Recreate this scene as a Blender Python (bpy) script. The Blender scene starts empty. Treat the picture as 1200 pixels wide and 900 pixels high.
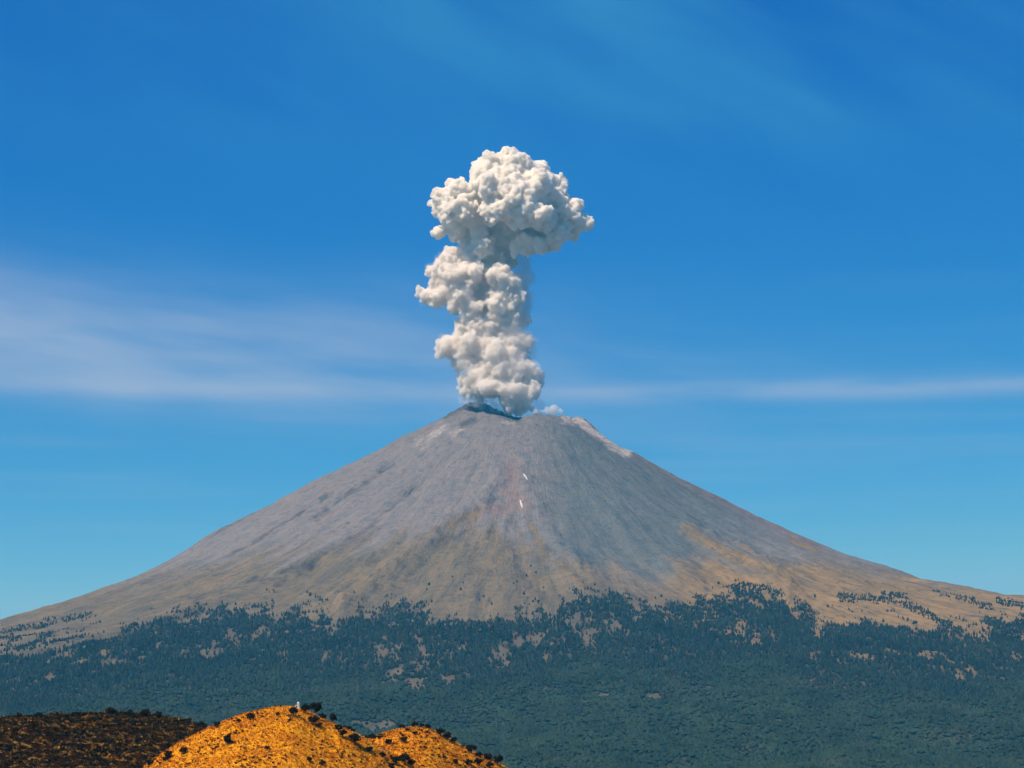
import bpy, math, random
import numpy as np
from mathutils import Vector, Matrix, Euler

# ------------------------------------------------------------------ camera, sky, sun, exposure
SC = bpy.context.scene
COL = SC.collection
HFOV = math.radians(20.0)
PITCH = math.radians(8.9)
CAMZ = 40.0
F = 600.0 / math.tan(HFOV / 2)            # focal length in pixels of the 1200 x 900 photograph

cam_d = bpy.data.cameras.new('camera'); cam = bpy.data.objects.new('camera', cam_d); COL.objects.link(cam)
cam_d.sensor_fit = 'HORIZONTAL'; cam_d.angle = HFOV
cam_d.clip_start = 1.0; cam_d.clip_end = 200000.0
cam.location = (0, 0, CAMZ); cam.rotation_euler = (math.pi / 2 + PITCH, 0, 0)
SC.camera = cam

SUN_EL = math.radians(56.0)
SUN_AZ = math.radians(-124.0)              # clockwise from +Y: to the left and slightly behind the camera
to_sun = Vector((math.sin(SUN_AZ) * math.cos(SUN_EL), math.cos(SUN_AZ) * math.cos(SUN_EL), math.sin(SUN_EL)))
sun_d = bpy.data.lights.new('sun', 'SUN'); sun = bpy.data.objects.new('sun', sun_d); COL.objects.link(sun)
sun_d.energy = 5.0; sun_d.angle = math.radians(0.53); sun_d.color = (1.0, 0.915, 0.775)
sun.rotation_euler = to_sun.to_track_quat('Z', 'Y').to_euler()
sun.location = (-3000, -1500, 4000)

W = bpy.data.worlds.new('World'); SC.world = W; W.use_nodes = True
wn = W.node_tree.nodes; wl = W.node_tree.links; wn.clear()
def N(nodes, typ, **kw):
    n = nodes.new(typ)
    for k, v in kw.items():
        setattr(n, k, v)
    return n
def wmath(op, a, b=None, c=None):
    n = N(wn, 'ShaderNodeMath', operation=op)
    for i, x in enumerate((a, b, c)):
        if x is None: continue
        if isinstance(x, (int, float)): n.inputs[i].default_value = x
        else: wl.new(x, n.inputs[i])
    return n.outputs[0]
sky = N(wn, 'ShaderNodeTexSky', sky_type='NISHITA', sun_disc=False, sun_elevation=SUN_EL, sun_rotation=SUN_AZ % (2 * math.pi),
        altitude=2600.0, air_density=1.0, dust_density=0.1, ozone_density=3.0)
SKY_STRENGTH = 0.085
# deep, saturated high-altitude blue, the same grade for the whole sky
sep = N(wn, 'ShaderNodeSeparateColor'); cmb = N(wn, 'ShaderNodeCombineColor'); wl.new(sky.outputs[0], sep.inputs[0])
for ch, gain, power, top in ((0, 13.0, 3.4, 0.19), (1, 2.02, 1.75, 0.46), (2, 1.19, 0.85, 0.72)):
    q = wmath('POWER', wmath('MULTIPLY', sep.outputs[ch], SKY_STRENGTH), power)
    q = wmath('MINIMUM', wmath('MULTIPLY', q, gain), top)
    wl.new(wmath('DIVIDE', q, SKY_STRENGTH), cmb.inputs[ch])
# thin cirrus, laid out by azimuth and elevation
tc = N(wn, 'ShaderNodeTexCoord'); sx = N(wn, 'ShaderNodeSeparateXYZ'); wl.new(tc.outputs['Generated'], sx.inputs[0])
az = wmath('ARCTAN2', sx.outputs[0], sx.outputs[1]); el = wmath('ARCSINE', sx.outputs[2])
def wnoise(sa, se, shear=0.0, detail=4.0, seed=0.0, rough=0.55):
    cb = N(wn, 'ShaderNodeCombineXYZ')
    wl.new(wmath('MULTIPLY', az, sa), cb.inputs[0])
    e2 = wmath('ADD', el, wmath('MULTIPLY', az, shear))
    wl.new(wmath('MULTIPLY', e2, se), cb.inputs[1]); cb.inputs[2].default_value = seed
    nz = N(wn, 'ShaderNodeTexNoise'); nz.inputs['Scale'].default_value = 1.0
    nz.inputs['Detail'].default_value = detail; nz.inputs['Roughness'].default_value = rough
    wl.new(cb.outputs[0], nz.inputs['Vector'])
    return nz.outputs[0]
def sstep(x, a, b):
    n = N(wn, 'ShaderNodeMapRange', interpolation_type='SMOOTHSTEP')
    wl.new(x, n.inputs[0]); n.inputs[1].default_value = a; n.inputs[2].default_value = b
    n.inputs[3].default_value = 0.0; n.inputs[4].default_value = 1.0
    return n.outputs[0]
def gauss(x, w):
    q = wmath('DIVIDE', x, w); q = wmath('MULTIPLY', wmath('MULTIPLY', q, q), -1.0)
    return wmath('EXPONENT', q)
D2R = math.radians
HI_SEED = 4.6
wob = wmath('MULTIPLY', wmath('SUBTRACT', wnoise(9, 3, seed=3.0, detail=2), 0.5), 0.03)
# broad veil on the left, recurring round the sky
el_a = wmath('ADD', wmath('SUBTRACT', el, D2R(9.75)), wmath('MULTIPLY', wmath('SUBTRACT', az, D2R(-10)), 0.060))
el_a = wmath('ADD', el_a, wob)
breaks = wmath('POWER', wmath('ADD', wmath('MULTIPLY', wmath('COSINE', wmath('ADD', wmath('MULTIPLY', az, 5.0), 0.95)), 0.5), 0.5), 3.5)
band_a = wmath('MULTIPLY', gauss(el_a, 0.0215), breaks)
band_a = wmath('MULTIPLY', band_a, sstep(wnoise(10, 60, shear=0.12, seed=1.0, detail=3), 0.05, 0.80))
# thin straight streak low over the horizon
el_b = wmath('ADD', wmath('SUBTRACT', el, D2R(8.75)), wmath('MULTIPLY', wob, 0.12))
wave_b = wmath('ADD', wmath('MULTIPLY', wmath('COSINE', wmath('SUBTRACT', wmath('MULTIPLY', az, 7.0), 0.9)), 0.36), 0.64)
band_b = wmath('MULTIPLY', wmath('MULTIPLY', wave_b, gauss(el_b, 0.0036)), sstep(wnoise(11, 60, seed=7.0), 0.20, 0.62))
# faint streaks higher up
hi_wave = wmath('ADD', wmath('MULTIPLY', wmath('COSINE', wmath('SUBTRACT', wmath('MULTIPLY', az, 9.0), 0.85)), 0.45), 0.55)
hi = wmath('MULTIPLY', wmath('MULTIPLY', hi_wave, sstep(wnoise(6, 22, shear=0.45, seed=HI_SEED, detail=3), 0.25, 0.80)), sstep(el, D2R(11.5), D2R(16.0)))
lo = wmath('MULTIPLY', sstep(wnoise(5, 95, seed=11.0), 0.42, 0.8), wmath('SUBTRACT', 1.0, sstep(el, D2R(8), D2R(12))))
cl = wmath('MULTIPLY', band_a, 0.70)
cl = wmath('ADD', cl, wmath('MULTIPLY', band_b, 0.42))
cl = wmath('ADD', cl, wmath('MULTIPLY', lo, 0.12))
cl = wmath('MINIMUM', cl, 0.8)
mixc = N(wn, 'ShaderNodeMix', data_type='RGBA')
mixh = N(wn, 'ShaderNodeMix', data_type='RGBA'); wl.new(wmath('MULTIPLY', hi, 0.56), mixh.inputs[0]); wl.new(cmb.outputs[0], mixh.inputs[6]); mixh.inputs[7].default_value = (0.7, 4.3, 7.2, 1)
wl.new(cl, mixc.inputs[0]); wl.new(mixh.outputs[2], mixc.inputs[6]); mixc.inputs[7].default_value = (4.9, 6.1, 8.0, 1)
bg = N(wn, 'ShaderNodeBackground'); bg.inputs[1].default_value = SKY_STRENGTH
wout = N(wn, 'ShaderNodeOutputWorld'); wl.new(mixc.outputs[2], bg.inputs[0]); wl.new(bg.outputs[0], wout.inputs[0])

SC.view_settings.view_transform = 'Standard'; SC.view_settings.look = 'None'
SC.view_settings.exposure = 0.0; SC.view_settings.gamma = 1.0; SC.view_settings.use_curve_mapping = False
SC.cycles.volume_bounces = 44; SC.cycles.max_bounces = 44; SC.cycles.transparent_max_bounces = 16
SC.cycles.use_denoising = True

# ------------------------------------------------------------------ helpers
cP, sP = math.cos(PITCH), math.sin(PITCH)
def at(u, v, Y):
    """photo pixel (1200x900) -> world point at forward distance Y"""
    a = (u - 600.0) / F; b = (450.0 - v) / F
    dy = cP - b * sP; dz = sP + b * cP
    return np.array([a * Y / dy, Y, CAMZ + dz * Y / dy])
def project(x, y, z):
    zz = z - CAMZ
    d = y * cP + zz * sP; h = -y * sP + zz * cP
    return 600.0 + F * x / d, 450.0 - F * h / d

def hash2(ix, iy, seed):
    h = (ix.astype(np.int64) * 374761393 + iy.astype(np.int64) * 668265263 + seed * 974711) & 0xFFFFFFFF
    h = ((h ^ (h >> 13)) * 1274126177) & 0xFFFFFFFF
    h = ((h ^ (h >> 16)) * 2246822519) & 0xFFFFFFFF
    return ((h ^ (h >> 13)) & 0xFFFFFF) / float(0xFFFFFF)
def vnoise(x, y, seed=0):
    """gradient noise, about -1..1"""
    x0 = np.floor(x); y0 = np.floor(y); fx = x - x0; fy = y - y0
    def g(ox, oy):
        a = hash2(x0 + ox, y0 + oy, seed) * 2 * np.pi
        return np.cos(a) * (fx - ox) + np.sin(a) * (fy - oy)
    ux = fx * fx * fx * (fx * (fx * 6 - 15) + 10); uy = fy * fy * fy * (fy * (fy * 6 - 15) + 10)
    a = g(0, 0) * (1 - ux) + g(1, 0) * ux; b = g(0, 1) * (1 - ux) + g(1, 1) * ux
    return (a * (1 - uy) + b * uy) * 1.5
def fbm(x, y, octv=4, seed=0, gain=0.5):
    s = np.zeros_like(x); a = 1.0; t = 0.0
    for i in range(octv):
        s += a * vnoise(x * 2 ** i, y * 2 ** i, seed + i * 17); t += a; a *= gain
    return s / t
def ss(x, a, b):
    t = np.clip((x - a) / (b - a), 0, 1); return t * t * (3 - 2 * t)
def polydist(u, v, pts):
    best = np.full(u.shape, 1e9)
    for (x0, y0), (x1, y1) in zip(pts[:-1], pts[1:]):
        dx, dy = x1 - x0, y1 - y0; L = dx * dx + dy * dy
        t = np.clip(((u - x0) * dx + (v - y0) * dy) / L, 0, 1)
        best = np.minimum(best, np.hypot(u - x0 - t * dx, v - y0 - t * dy))
    return best

def mesh_np(name, verts, faces, smooth=True):
    """faces: (n,3) or (n,4) int array"""
    verts = np.asarray(verts, dtype=np.float32); faces = np.asarray(faces, dtype=np.int32)
    m = bpy.data.meshes.new(name); k = faces.shape[1]; n = len(faces)
    m.vertices.add(len(verts)); m.vertices.foreach_set('co', verts.ravel())
    m.loops.add(n * k); m.loops.foreach_set('vertex_index', faces.ravel())
    m.polygons.add(n); m.polygons.foreach_set('loop_start', np.arange(n, dtype=np.int32) * k)
    m.polygons.foreach_set('loop_total', np.full(n, k, dtype=np.int32))
    m.polygons.foreach_set('use_smooth', np.full(n, smooth, dtype=bool))
    m.update(calc_edges=True); m.validate()
    return m
def set_col(m, name, rgb):
    a = m.attributes.new(name, 'FLOAT_COLOR', 'POINT')
    rgba = np.ones((len(rgb), 4), dtype=np.float32); rgba[:, :3] = rgb
    a.data.foreach_set('color', rgba.ravel())
def obj(name, me, mat=None, parent=None, label=None, cat=None, group=None, kind=None):
    o = bpy.data.objects.new(name, me); COL.objects.link(o)
    if mat is not None and me is not None:
        me.materials.clear(); me.materials.append(mat)
    if parent is not None: o.parent = parent
    for k, x in (('label', label), ('category', cat), ('group', group), ('kind', kind)):
        if x: o[k] = x
    return o
def grid_faces(nx, ny):
    i = np.arange(nx * ny).reshape(ny, nx)
    return np.stack([i[:-1, :-1], i[:-1, 1:], i[1:, 1:], i[1:, :-1]], -1).reshape(-1, 4)

class Mat:
    def __init__(s, name, rough=0.9):
        s.m = bpy.data.materials.new(name); s.m.use_nodes = True
        s.n = s.m.node_tree.nodes; s.l = s.m.node_tree.links
        s.b = s.n['Principled BSDF']; s.b.inputs['Roughness'].default_value = rough
        s.b.inputs['Specular IOR Level'].default_value = 0.03
    def attr(s, name, out='Color'):
        a = s.n.new('ShaderNodeAttribute'); a.attribute_name = name; return a.outputs[out]
    def sep(s, c):
        x = s.n.new('ShaderNodeSeparateColor'); s.l.new(c, x.inputs[0]); return x.outputs
    def noise(s, scale, detail=4, rough=0.55, vec=None, dist=0.0):
        x = s.n.new('ShaderNodeTexNoise'); x.inputs['Scale'].default_value = scale
        x.inputs['Detail'].default_value = detail; x.inputs['Roughness'].default_value = rough; x.inputs['Distortion'].default_value = dist
        if vec is None: vec = s.coord()
        s.l.new(vec, x.inputs['Vector']); return x.outputs[0]
    def coord(s):
        if not hasattr(s, '_c'): s._c = s.n.new('ShaderNodeTexCoord').outputs['Object']
        return s._c
    def ramp(s, x, a, b):
        r = s.n.new('ShaderNodeMapRange'); r.interpolation_type = 'SMOOTHSTEP'
        s.l.new(x, r.inputs[0]); r.inputs[1].default_value = a; r.inputs[2].default_value = b; return r.outputs[0]
    def math(s, op, a, b):
        x = s.n.new('ShaderNodeMath'); x.operation = op
        for i, q in enumerate((a, b)):
            if isinstance(q, (int, float)): x.inputs[i].default_value = q
            else: s.l.new(q, x.inputs[i])
        return x.outputs[0]
    def mix(s, f, a, b, mode='MIX'):
        x = s.n.new('ShaderNodeMix'); x.data_type = 'RGBA'; x.blend_type = mode
        for i, q in ((0, f), (6, a), (7, b)):
            if isinstance(q, (int, float)): x.inputs[i].default_value = q
            elif isinstance(q, tuple): x.inputs[i].default_value = (*q, 1)
            else: s.l.new(q, x.inputs[i])
        return x.outputs[2]
    def color(s, c): 
        if isinstance(c, tuple): s.b.inputs['Base Color'].default_value = (*c, 1)
        else: s.l.new(c, s.b.inputs['Base Color'])
    def bump(s, h, dist, strength=1.0):
        x = s.n.new('ShaderNodeBump'); x.inputs['Distance'].default_value = dist; x.inputs['Strength'].default_value = strength
        s.l.new(h, x.inputs['Height']); s.l.new(x.outputs[0], s.b.inputs['Normal'])

# ------------------------------------------------------------------ the volcano
X0, Y0 = 70.0, 20000.0
SIL_L = [(-60,742),(0,725),(60,708),(100,695),(140,681),(200,653),(255,619),(300,598),(350,571),(400,546),(440,527),(470,510),(500,497),(520,487),(532,480)]
SIL_R = [(690,493),(705,505),(720,517),(760,538),(800,560),(850,584),(900,609),(950,631),(1000,651),(1050,666),(1100,681),(1150,690),(1200,697),(1260,704)]
def sil(pts):
    P = np.array([at(u, v, Y0) for u, v in pts]); r = np.abs(P[:, 0] - X0); z = P[:, 2]
    k = np.argsort(r); return r[k], z[k]
rL, zL = sil(SIL_L); rR, zR = sil(SIL_R)
CORR_L = np.zeros(len(rL)); CORR_R = np.zeros(len(rR))
FIT_L = [-162.3, -110.3, -120.1, -85.5, -100.6, -83.3, -59.8, -62.6, -52.3, -53.0, -44.0, -29.6, -28.9, -28.0, -29.4]; FIT_R = [-164.3, -172.9, -87.4, -43.8, -54.1, -50.2, -54.6, -60.6, -72.7, -72.4, -116.6, -86.9, -136.7, -97.3]
CORR_L = np.array(FIT_L)[::-1]; CORR_R = np.array(FIT_R)   # metres, so that the skyline falls where the photograph has it
zL = zL + CORR_L; zR = zR + CORR_R
far_r = np.array([5200., 7000., 9000., 11500., 15000., 22000., 40000.])
def ext(r, z, zz):
    return np.concatenate([[0.], r, far_r]), np.concatenate([[z[0] + 90], z, zz])
pL = ext(rL, zL, np.array([1160., 760., 430., 180., 0., -80., -120.]))
pR = ext(rR, zR, np.array([1420., 1000., 600., 260., 0., -80., -120.]))
pF = (np.array([0., 380., 700., 1000., 1600., 2400., 3200., 4300., 5500., 7000., 8000., 9000., 10500., 13000., 22000., 40000.]),
      np.array([3160., 2985., 2800., 2610., 2230., 1820., 1520., 1190., 910., 610., 440., 300., 150., 10., -80., -120.]))
def smooth_interp(r, p):
    # average of a few shifted linear interpolations: no visible kinks
    s = 0.0
    for k, w in ((-1.0, .25), (0.0, .5), (1.0, .25)):
        s = s + w * np.interp(np.maximum(r * (1 + 0.035 * k), 0), p[0], p[1])
    return s
# crater rim: (azimuth in degrees, 0 = right, 90 = behind, 180 = left, 270 = towards the camera; pixel row of the rim)
RIM = [(0, 489), (40, 491), (75, 493), (100, 487), (122, 477), (140, 471.5), (160, 473), (180, 479), (205, 483), (235, 485), (255, 489), (262, 494), (268, 493), (276, 486), (300, 487), (330, 490), (360, 489)]
RC = 395.0
def height(x, y, detail=True):
    dx = x - X0; dy = y - Y0
    r = np.hypot(dx, dy) + 1e-6; th = np.arctan2(dy, dx)
    c2 = (dx / r) ** 2
    zside = np.where(dx < 0, smooth_interp(r, pL), smooth_interp(r, pR))
    k = ss(dx / r, -0.5, 0.5)
    zback = smooth_interp(r, pL) * (1 - k) + smooth_interp(r, pR) * k
    zfr = smooth_interp(r, pF)
    zfb = np.where(dy < 0, zfr, zback)
    w = c2 ** 1.3
    z = zside * w + zfb * (1 - w)
    # projected place of the smooth cone, used to set the features where they stand
    u, v = project(x, y, z)
    front = (dy < 600)
    # radial gullies
    amp = ss(r, 350, 1400) * (1 - 0.55 * ss(r, 5000, 9000))
    lr = np.log(r / 300.0)
    warp = 0.06 * fbm(th * 3, lr * 2, 3, 5)
    g1 = fbm((th + warp) * 7, lr * 0.9, 3, 11); g2 = fbm((th + warp) * 26, lr * 1.6, 3, 23)
    rid = 1 - np.abs(fbm((th + warp) * 13, lr * 1.1, 2, 31)) * 2
    amod = np.maximum(0.35 + 0.65 * ss(-dx / r, -0.15, 0.35), 0.85 * ss(r, 1700, 2900))
    wide = ss(r, 900, 3800)
    z = z + amp * ((24 + 44 * wide) * (0.45 + 0.55 * amod) * g1 + amod * (7 + 13 * wide) * rid + amod * (6 + 4 * wide) * g2)
    z = z + ss(r, 300, 900) * 11 * fbm(x / 130, y / 130, 4, 41)
    z = z + ss(r, 3600, 6000) * 85 * fbm(x / 800, y / 1500, 5, 47)
    jag = fbm(x / 150, y / 150, 4, 191); brk = np.clip(0.62 + 1.5 * fbm(x / 260, y / 420, 3, 193), 0.0, 1.25)
    for pts, h, wd in STROKES:
        d = np.maximum(polydist(u, v, pts) + jag * wd * 1.3, 0)
        z = z + np.where(front, h * (brk if wd < 8 else 0.5 + 0.5 * brk) * np.exp(-(d / wd) ** 2), 0)
    # crater
    az_ = np.degrees(th) % 360
    rz = np.interp(az_, [a for a, _ in RIM], [np.nan_to_num(at(600, q, Y0)[2]) for _, q in RIM])
    rr = RC * (1 + 0.05 * fbm(th * 2, th * 0 + 3.3, 3, 61))
    yrim = y  # rim rows were read at Y0; correct for the distance of the front and back of the rim
    rz = CAMZ + (rz - CAMZ) * (Y0 + rr * np.sin(th)) / Y0
    rock = 22 * fbm(x / 55, y / 55, 5, 71, 0.62) + 9 * (1 - 2 * np.abs(fbm(th * 14, r / 160, 2, 73)))
    outer = rz + rock - (r - rr) * 0.42
    inner = rz + rock - (rr - r) * 1.35 
    inner = np.maximum(inner, rz.min() - 330)
    crest = np.where(r > rr, outer, inner)
    near = 1 - ss(r, rr, rr + 420)
    z = np.where(r < rr, crest, crest * near + z * (1 - near))
    if detail:
        z = z + ss(r, 430, 800) * (2.5 * fbm(x / 34, y / 34, 3, 81))
    return z
# ridges (+) and gullies (-) read off the photograph: pixel polyline, metres, width in pixels
STROKES = [
    ([(583, 562), (560, 598), (520, 622), (470, 650), (400, 705)], 52, 12),
    ([(606, 562), (628, 600), (655, 650), (700, 690)], 38, 11),
    ([(546, 640), (543, 612), (556, 600), (566, 612), (572, 640)], 14, 5),
    ([(588, 640), (590, 612), (600, 600), (612, 610), (622, 632)], 14, 5),
    ([(557, 612), (560, 640)], -7, 5), ([(578, 606), (581, 638)], -6, 5),
    ([(385, 580), (345, 606), (300, 634), (270, 652)], -40, 4),
    ([(375, 655), (340, 668), (262, 690), (225, 706)], -38, 4),
    ([(320, 588), (285, 607), (250, 628)], -28, 3.5),
    ([(460, 545), (415, 575), (370, 607)], -26, 3.5),
    ([(500, 560), (440, 612), (385, 650), (330, 685)], -32, 5),
    ([(470, 575), (400, 630), (340, 665)], 14, 5),
    ([(650, 520), (700, 580), (745, 640)], 10, 9),
    ([(805, 618), (840, 640), (880, 655), (925, 690)], 48, 9),
    ([(800, 628), (816, 655), (830, 690)], -13, 7),
    ([(905, 655), (960, 668), (1010, 690)], 18, 8),
    ([(640, 640), (690, 690), (720, 720)], -16, 6),
    ([(860, 690), (905, 688), (940, 712), (960, 730)], 22, 9),
    ([(985, 698), (1050, 704), (1110, 735)], 18, 7),
    ([(760, 560), (830, 610), (900, 640)], -12, 6), ([(396, 545), (404, 548)], 11, 4), ([(250, 621), (262, 616)], 9, 5), ([(180, 660), (188, 656)], 6, 4),
    ([(545, 622), (500, 655), (470, 690)], -20, 6), ([(600, 640), (612, 670), (640, 700)], -20, 6), ([(430, 640), (380, 675), (340, 700)], 13, 6), ([(690, 560), (740, 620), (775, 665)], -9, 7),
]
def axis(parts):
    a = np.concatenate([np.arange(p, q, s) for p, q, s in parts]); return a
gx = np.concatenate([-np.geomspace(15000, 4000, 24)[:-1], axis([(-4000, 4000, 11.5)]), np.geomspace(4000, 15000, 24)])
gy = np.concatenate([axis([(8600, 15300, 45.0), (15300, 20560, 14.0)]), np.geomspace(20560 - 18000, 33500 - 18000, 40) + 18000])
GX, GY = np.meshgrid(gx, gy)
gxf, gyf = GX.ravel(), GY.ravel()
gz = height(gxf, gyf)
me = mesh_np('volcano', np.stack([gxf, gyf, gz], -1), grid_faces(len(gx), len(gy)))
# ground cover masks (what grows or lies where, plus painted crater shade and sunlit ridges)
U, V = project(gxf, gyf, gz)
R_ = np.hypot(gxf - X0, gyf - Y0); TH = np.arctan2(gyf - Y0, gxf - X0)
front = gyf < Y0 + 300
n1 = fbm(gxf / 420, gyf / 420, 4, 101); n2 = fbm(TH * 22, np.log(R_ / 300) * 2.2, 4, 103); n3 = fbm(gxf / 90, gyf / 90, 4, 107)
def tree_line(u):
    return np.interp(u, [-200, 0, 40, 100, 150, 200, 260, 300, 330, 390, 470, 540, 600, 650, 676, 700, 722, 760, 800, 840, 866, 900, 940, 962, 1000, 1060, 1110, 1150, 1200, 1400],
                     [760, 752, 746, 742, 733, 724, 715, 713, 714, 721, 713, 723, 719, 712, 692, 698, 692, 714, 708, 709, 687, 691, 706, 728, 722, 728, 738, 730, 718, 716])
CLEAR = [(590, 765, 9, 16), (607, 752, 9, 8), (445, 762, 10, 9), (690, 745, 9, 7), (625, 748, 12, 9), (672, 727, 10, 12), (718, 733, 9, 11), (460, 790, 10, 9), (485, 803, 15, 9), (523, 797, 10, 7),
         (545, 790, 8, 3), (642, 809, 9, 2.5), (708, 814, 12, 2.5), (726, 813, 6, 2), (766, 817, 9, 3), (868, 735, 9, 9), (885, 748, 7, 12), (1125, 793, 9, 7), (960, 738, 7, 12), (1140, 742, 22, 8), (1080, 735, 18, 5),
         (950, 797, 8, 2), (270, 745, 8, 9), (245, 765, 14, 8), (333, 768, 5, 6), (120, 745, 35, 7), (60, 760, 40, 5), (30, 765, 40, 5), (1010, 720, 20, 8), (440, 850, 26, 7), (640, 770, 5, 5)]
def clearing(x, y, u, v):
    q3 = fbm(x / 90, y / 90, 4, 107); q5 = fbm(x / 70, y / 330, 4, 131)
    big = fbm(x / 650, y / 900, 3, 133)
    c = 0.9 * ss(q5 + 0.35 * q3 + 0.5 * big, 0.22, 0.40) * (1 - ss(v - tree_line(u), 40, 90))       # rocky openings under the tree line
    for cu, cv, au, av in CLEAR:
        d = np.hypot((u - cu) / au, (v - cv) / av) + q3 * 1.0 + q5 * 1.1
        c = np.maximum(c, 0.9 * (1 - ss(d, 0.45, 1.25)))
    return c
GRASS_LOW = np.interp(U, [-100, 0, 150, 300, 400, 450, 520, 580, 640, 700, 780, 830, 900, 1000, 1100, 1300], [700, 690, 672, 650, 640, 634, 612, 622, 648, 668, 672, 640, 650, 655, 668, 680])
grass = ss(V, -16, 34) * 0
grass = ss(V - GRASS_LOW + n2 * 34 + n1 * 16, -14, 26)
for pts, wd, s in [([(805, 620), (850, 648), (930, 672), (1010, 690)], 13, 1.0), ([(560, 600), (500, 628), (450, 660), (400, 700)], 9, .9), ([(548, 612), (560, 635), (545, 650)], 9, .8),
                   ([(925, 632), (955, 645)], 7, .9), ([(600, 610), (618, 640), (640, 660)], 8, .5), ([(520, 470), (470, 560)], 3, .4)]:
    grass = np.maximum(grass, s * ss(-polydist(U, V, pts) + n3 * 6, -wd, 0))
red = 0.9 * ss(-polydist(U, V, [(600, 548), (598, 575), (612, 592), (560, 600), (535, 612)]) + n3 * 10, -17, 0)
red = np.maximum(red, 0.55 * ss(n2, 0.05, 0.5) * ss(600 - U, 40, 260) * (1 - grass * .6))
red = np.maximum(red, 0.8 * ss(-polydist(U, V, [(690, 500), (770, 545), (870, 595), (960, 638)]) + n3 * 5, -12, -2))
pale = 1.0 * ss(-polydist(U, V, [(664, 490), (680, 493), (700, 508), (720, 522), (735, 530)]) + n3 * 7, -8, -1)
pale = np.maximum(pale, 0.7 * ss(-polydist(U, V, [(528, 508), (540, 503)]) + n3 * 6, -6, 2))
pale = np.maximum(pale, 0.65 * ss(-polydist(U, V, [(490, 522), (520, 500)]) + n3 * 8 + n2 * 6, -8, 3))
pale = np.maximum(pale, 0.6 * ss(-polydist(U, V, [(590, 494), (603, 495)]) + n3 * 4, -4, 2))
dark = 0.9 * ss(-polydist(U, V, [(522, 486), (548, 472), (575, 478), (606, 491)]) + n3 * 5, -9, 1) * (V < 500)  # shade of the inner crater wall, painted dark along the rim
dark = np.maximum(dark, 0.9 * ss(-polydist(U, V, [(541, 498), (556, 491)]) + n3 * 4, -6, 1))  # shaded facet below the rim, also painted dark
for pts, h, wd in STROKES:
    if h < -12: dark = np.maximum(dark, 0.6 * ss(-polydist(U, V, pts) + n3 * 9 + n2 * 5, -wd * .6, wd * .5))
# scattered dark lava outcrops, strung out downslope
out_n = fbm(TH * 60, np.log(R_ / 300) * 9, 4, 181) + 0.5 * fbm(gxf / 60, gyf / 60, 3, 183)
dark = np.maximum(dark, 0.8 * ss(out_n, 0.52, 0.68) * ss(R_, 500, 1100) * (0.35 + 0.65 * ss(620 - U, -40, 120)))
ash_sunlit_tan = np.maximum(ss(U, 600, 690) * (1 - ss(U, 800, 960)) * (1 - grass), grass * ss(U, 740, 860))
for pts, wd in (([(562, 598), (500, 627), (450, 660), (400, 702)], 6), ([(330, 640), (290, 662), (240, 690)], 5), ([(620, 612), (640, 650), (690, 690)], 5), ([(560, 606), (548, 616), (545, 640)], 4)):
    q = ss(-polydist(U, V, pts) + n3 * 4 + n2 * 3, -wd, 0); grass = np.maximum(grass, q); ash_sunlit_tan = np.maximum(ash_sunlit_tan * (1 - q), q * 0.35)  # sunlit ridge lines painted as brighter tan over the grass
forest = ss(V - tree_line(U) + n3 * 16 + n1 * 24 + 26 * fbm(gxf / 90, gyf / 800, 4, 171), 0, 14)
forest = forest * (1 - 0.72 * clearing(gxf, gyf, U, V))
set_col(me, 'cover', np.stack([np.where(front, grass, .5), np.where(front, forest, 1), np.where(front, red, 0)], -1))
set_col(me, 'deposit_shading', np.stack([np.where(front, pale, 0), np.where(front, dark, 0), np.where(front, ash_sunlit_tan, 0)], -1))
set_col(me, 'polar', np.stack([TH * 10, np.log(R_ / 300) * 1.1, R_ * 0], -1))
M = Mat('volcano_ground')
cov = M.sep(M.attr('cover')); dep = M.sep(M.attr('deposit_shading'))
pol = M.attr('polar', 'Vector')
streak = M.noise(3.0, 6, 0.6, pol); streak2 = M.noise(11.0, 5, 0.65, pol); patch = M.noise(0.004, 6, 0.6); grit = M.noise(0.03, 5, 0.7)
c = M.mix(streak, (0.185, 0.168, 0.158), (0.305, 0.27, 0.245))
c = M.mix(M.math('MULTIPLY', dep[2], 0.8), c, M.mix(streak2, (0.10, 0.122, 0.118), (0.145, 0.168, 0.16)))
c = M.mix(M.math('MULTIPLY', cov[2], 0.6), c, (0.28, 0.17, 0.14))
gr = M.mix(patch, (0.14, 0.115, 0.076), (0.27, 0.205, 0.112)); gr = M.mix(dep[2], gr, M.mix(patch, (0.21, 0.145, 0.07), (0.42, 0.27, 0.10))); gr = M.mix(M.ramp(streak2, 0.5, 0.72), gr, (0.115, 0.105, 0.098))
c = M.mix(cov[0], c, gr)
c = M.mix(M.math('MULTIPLY', dep[0], M.ramp(M.noise(0.028, 4, 0.7), 0.36, 0.50)), c, (0.66, 0.55, 0.47))
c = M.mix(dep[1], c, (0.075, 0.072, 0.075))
fl = M.mix(M.ramp(grit, 0.4, 0.65), (0.035, 0.038, 0.028), (0.075, 0.062, 0.045))
c = M.mix(M.math('MULTIPLY', cov[1], 0.85), c, fl)
c = M.mix(M.ramp(streak, 0.42, 0.62), c, M.mix(1.0, c, (0.80, 0.84, 0.88), 'MULTIPLY'))
c = M.mix(M.ramp(M.noise(5.5, 5, 0.6, pol), 0.50, 0.33), c, M.mix(1.0, c, (1.13, 1.10, 1.05), 'MULTIPLY'))
fine = M.noise(0.085, 4, 0.75); mott = M.noise(0.0115, 6, 0.68)
c = M.mix(M.ramp(grit, 0.50, 0.66), c, M.mix(1.0, c, (0.72, 0.74, 0.77), 'MULTIPLY'))
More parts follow.
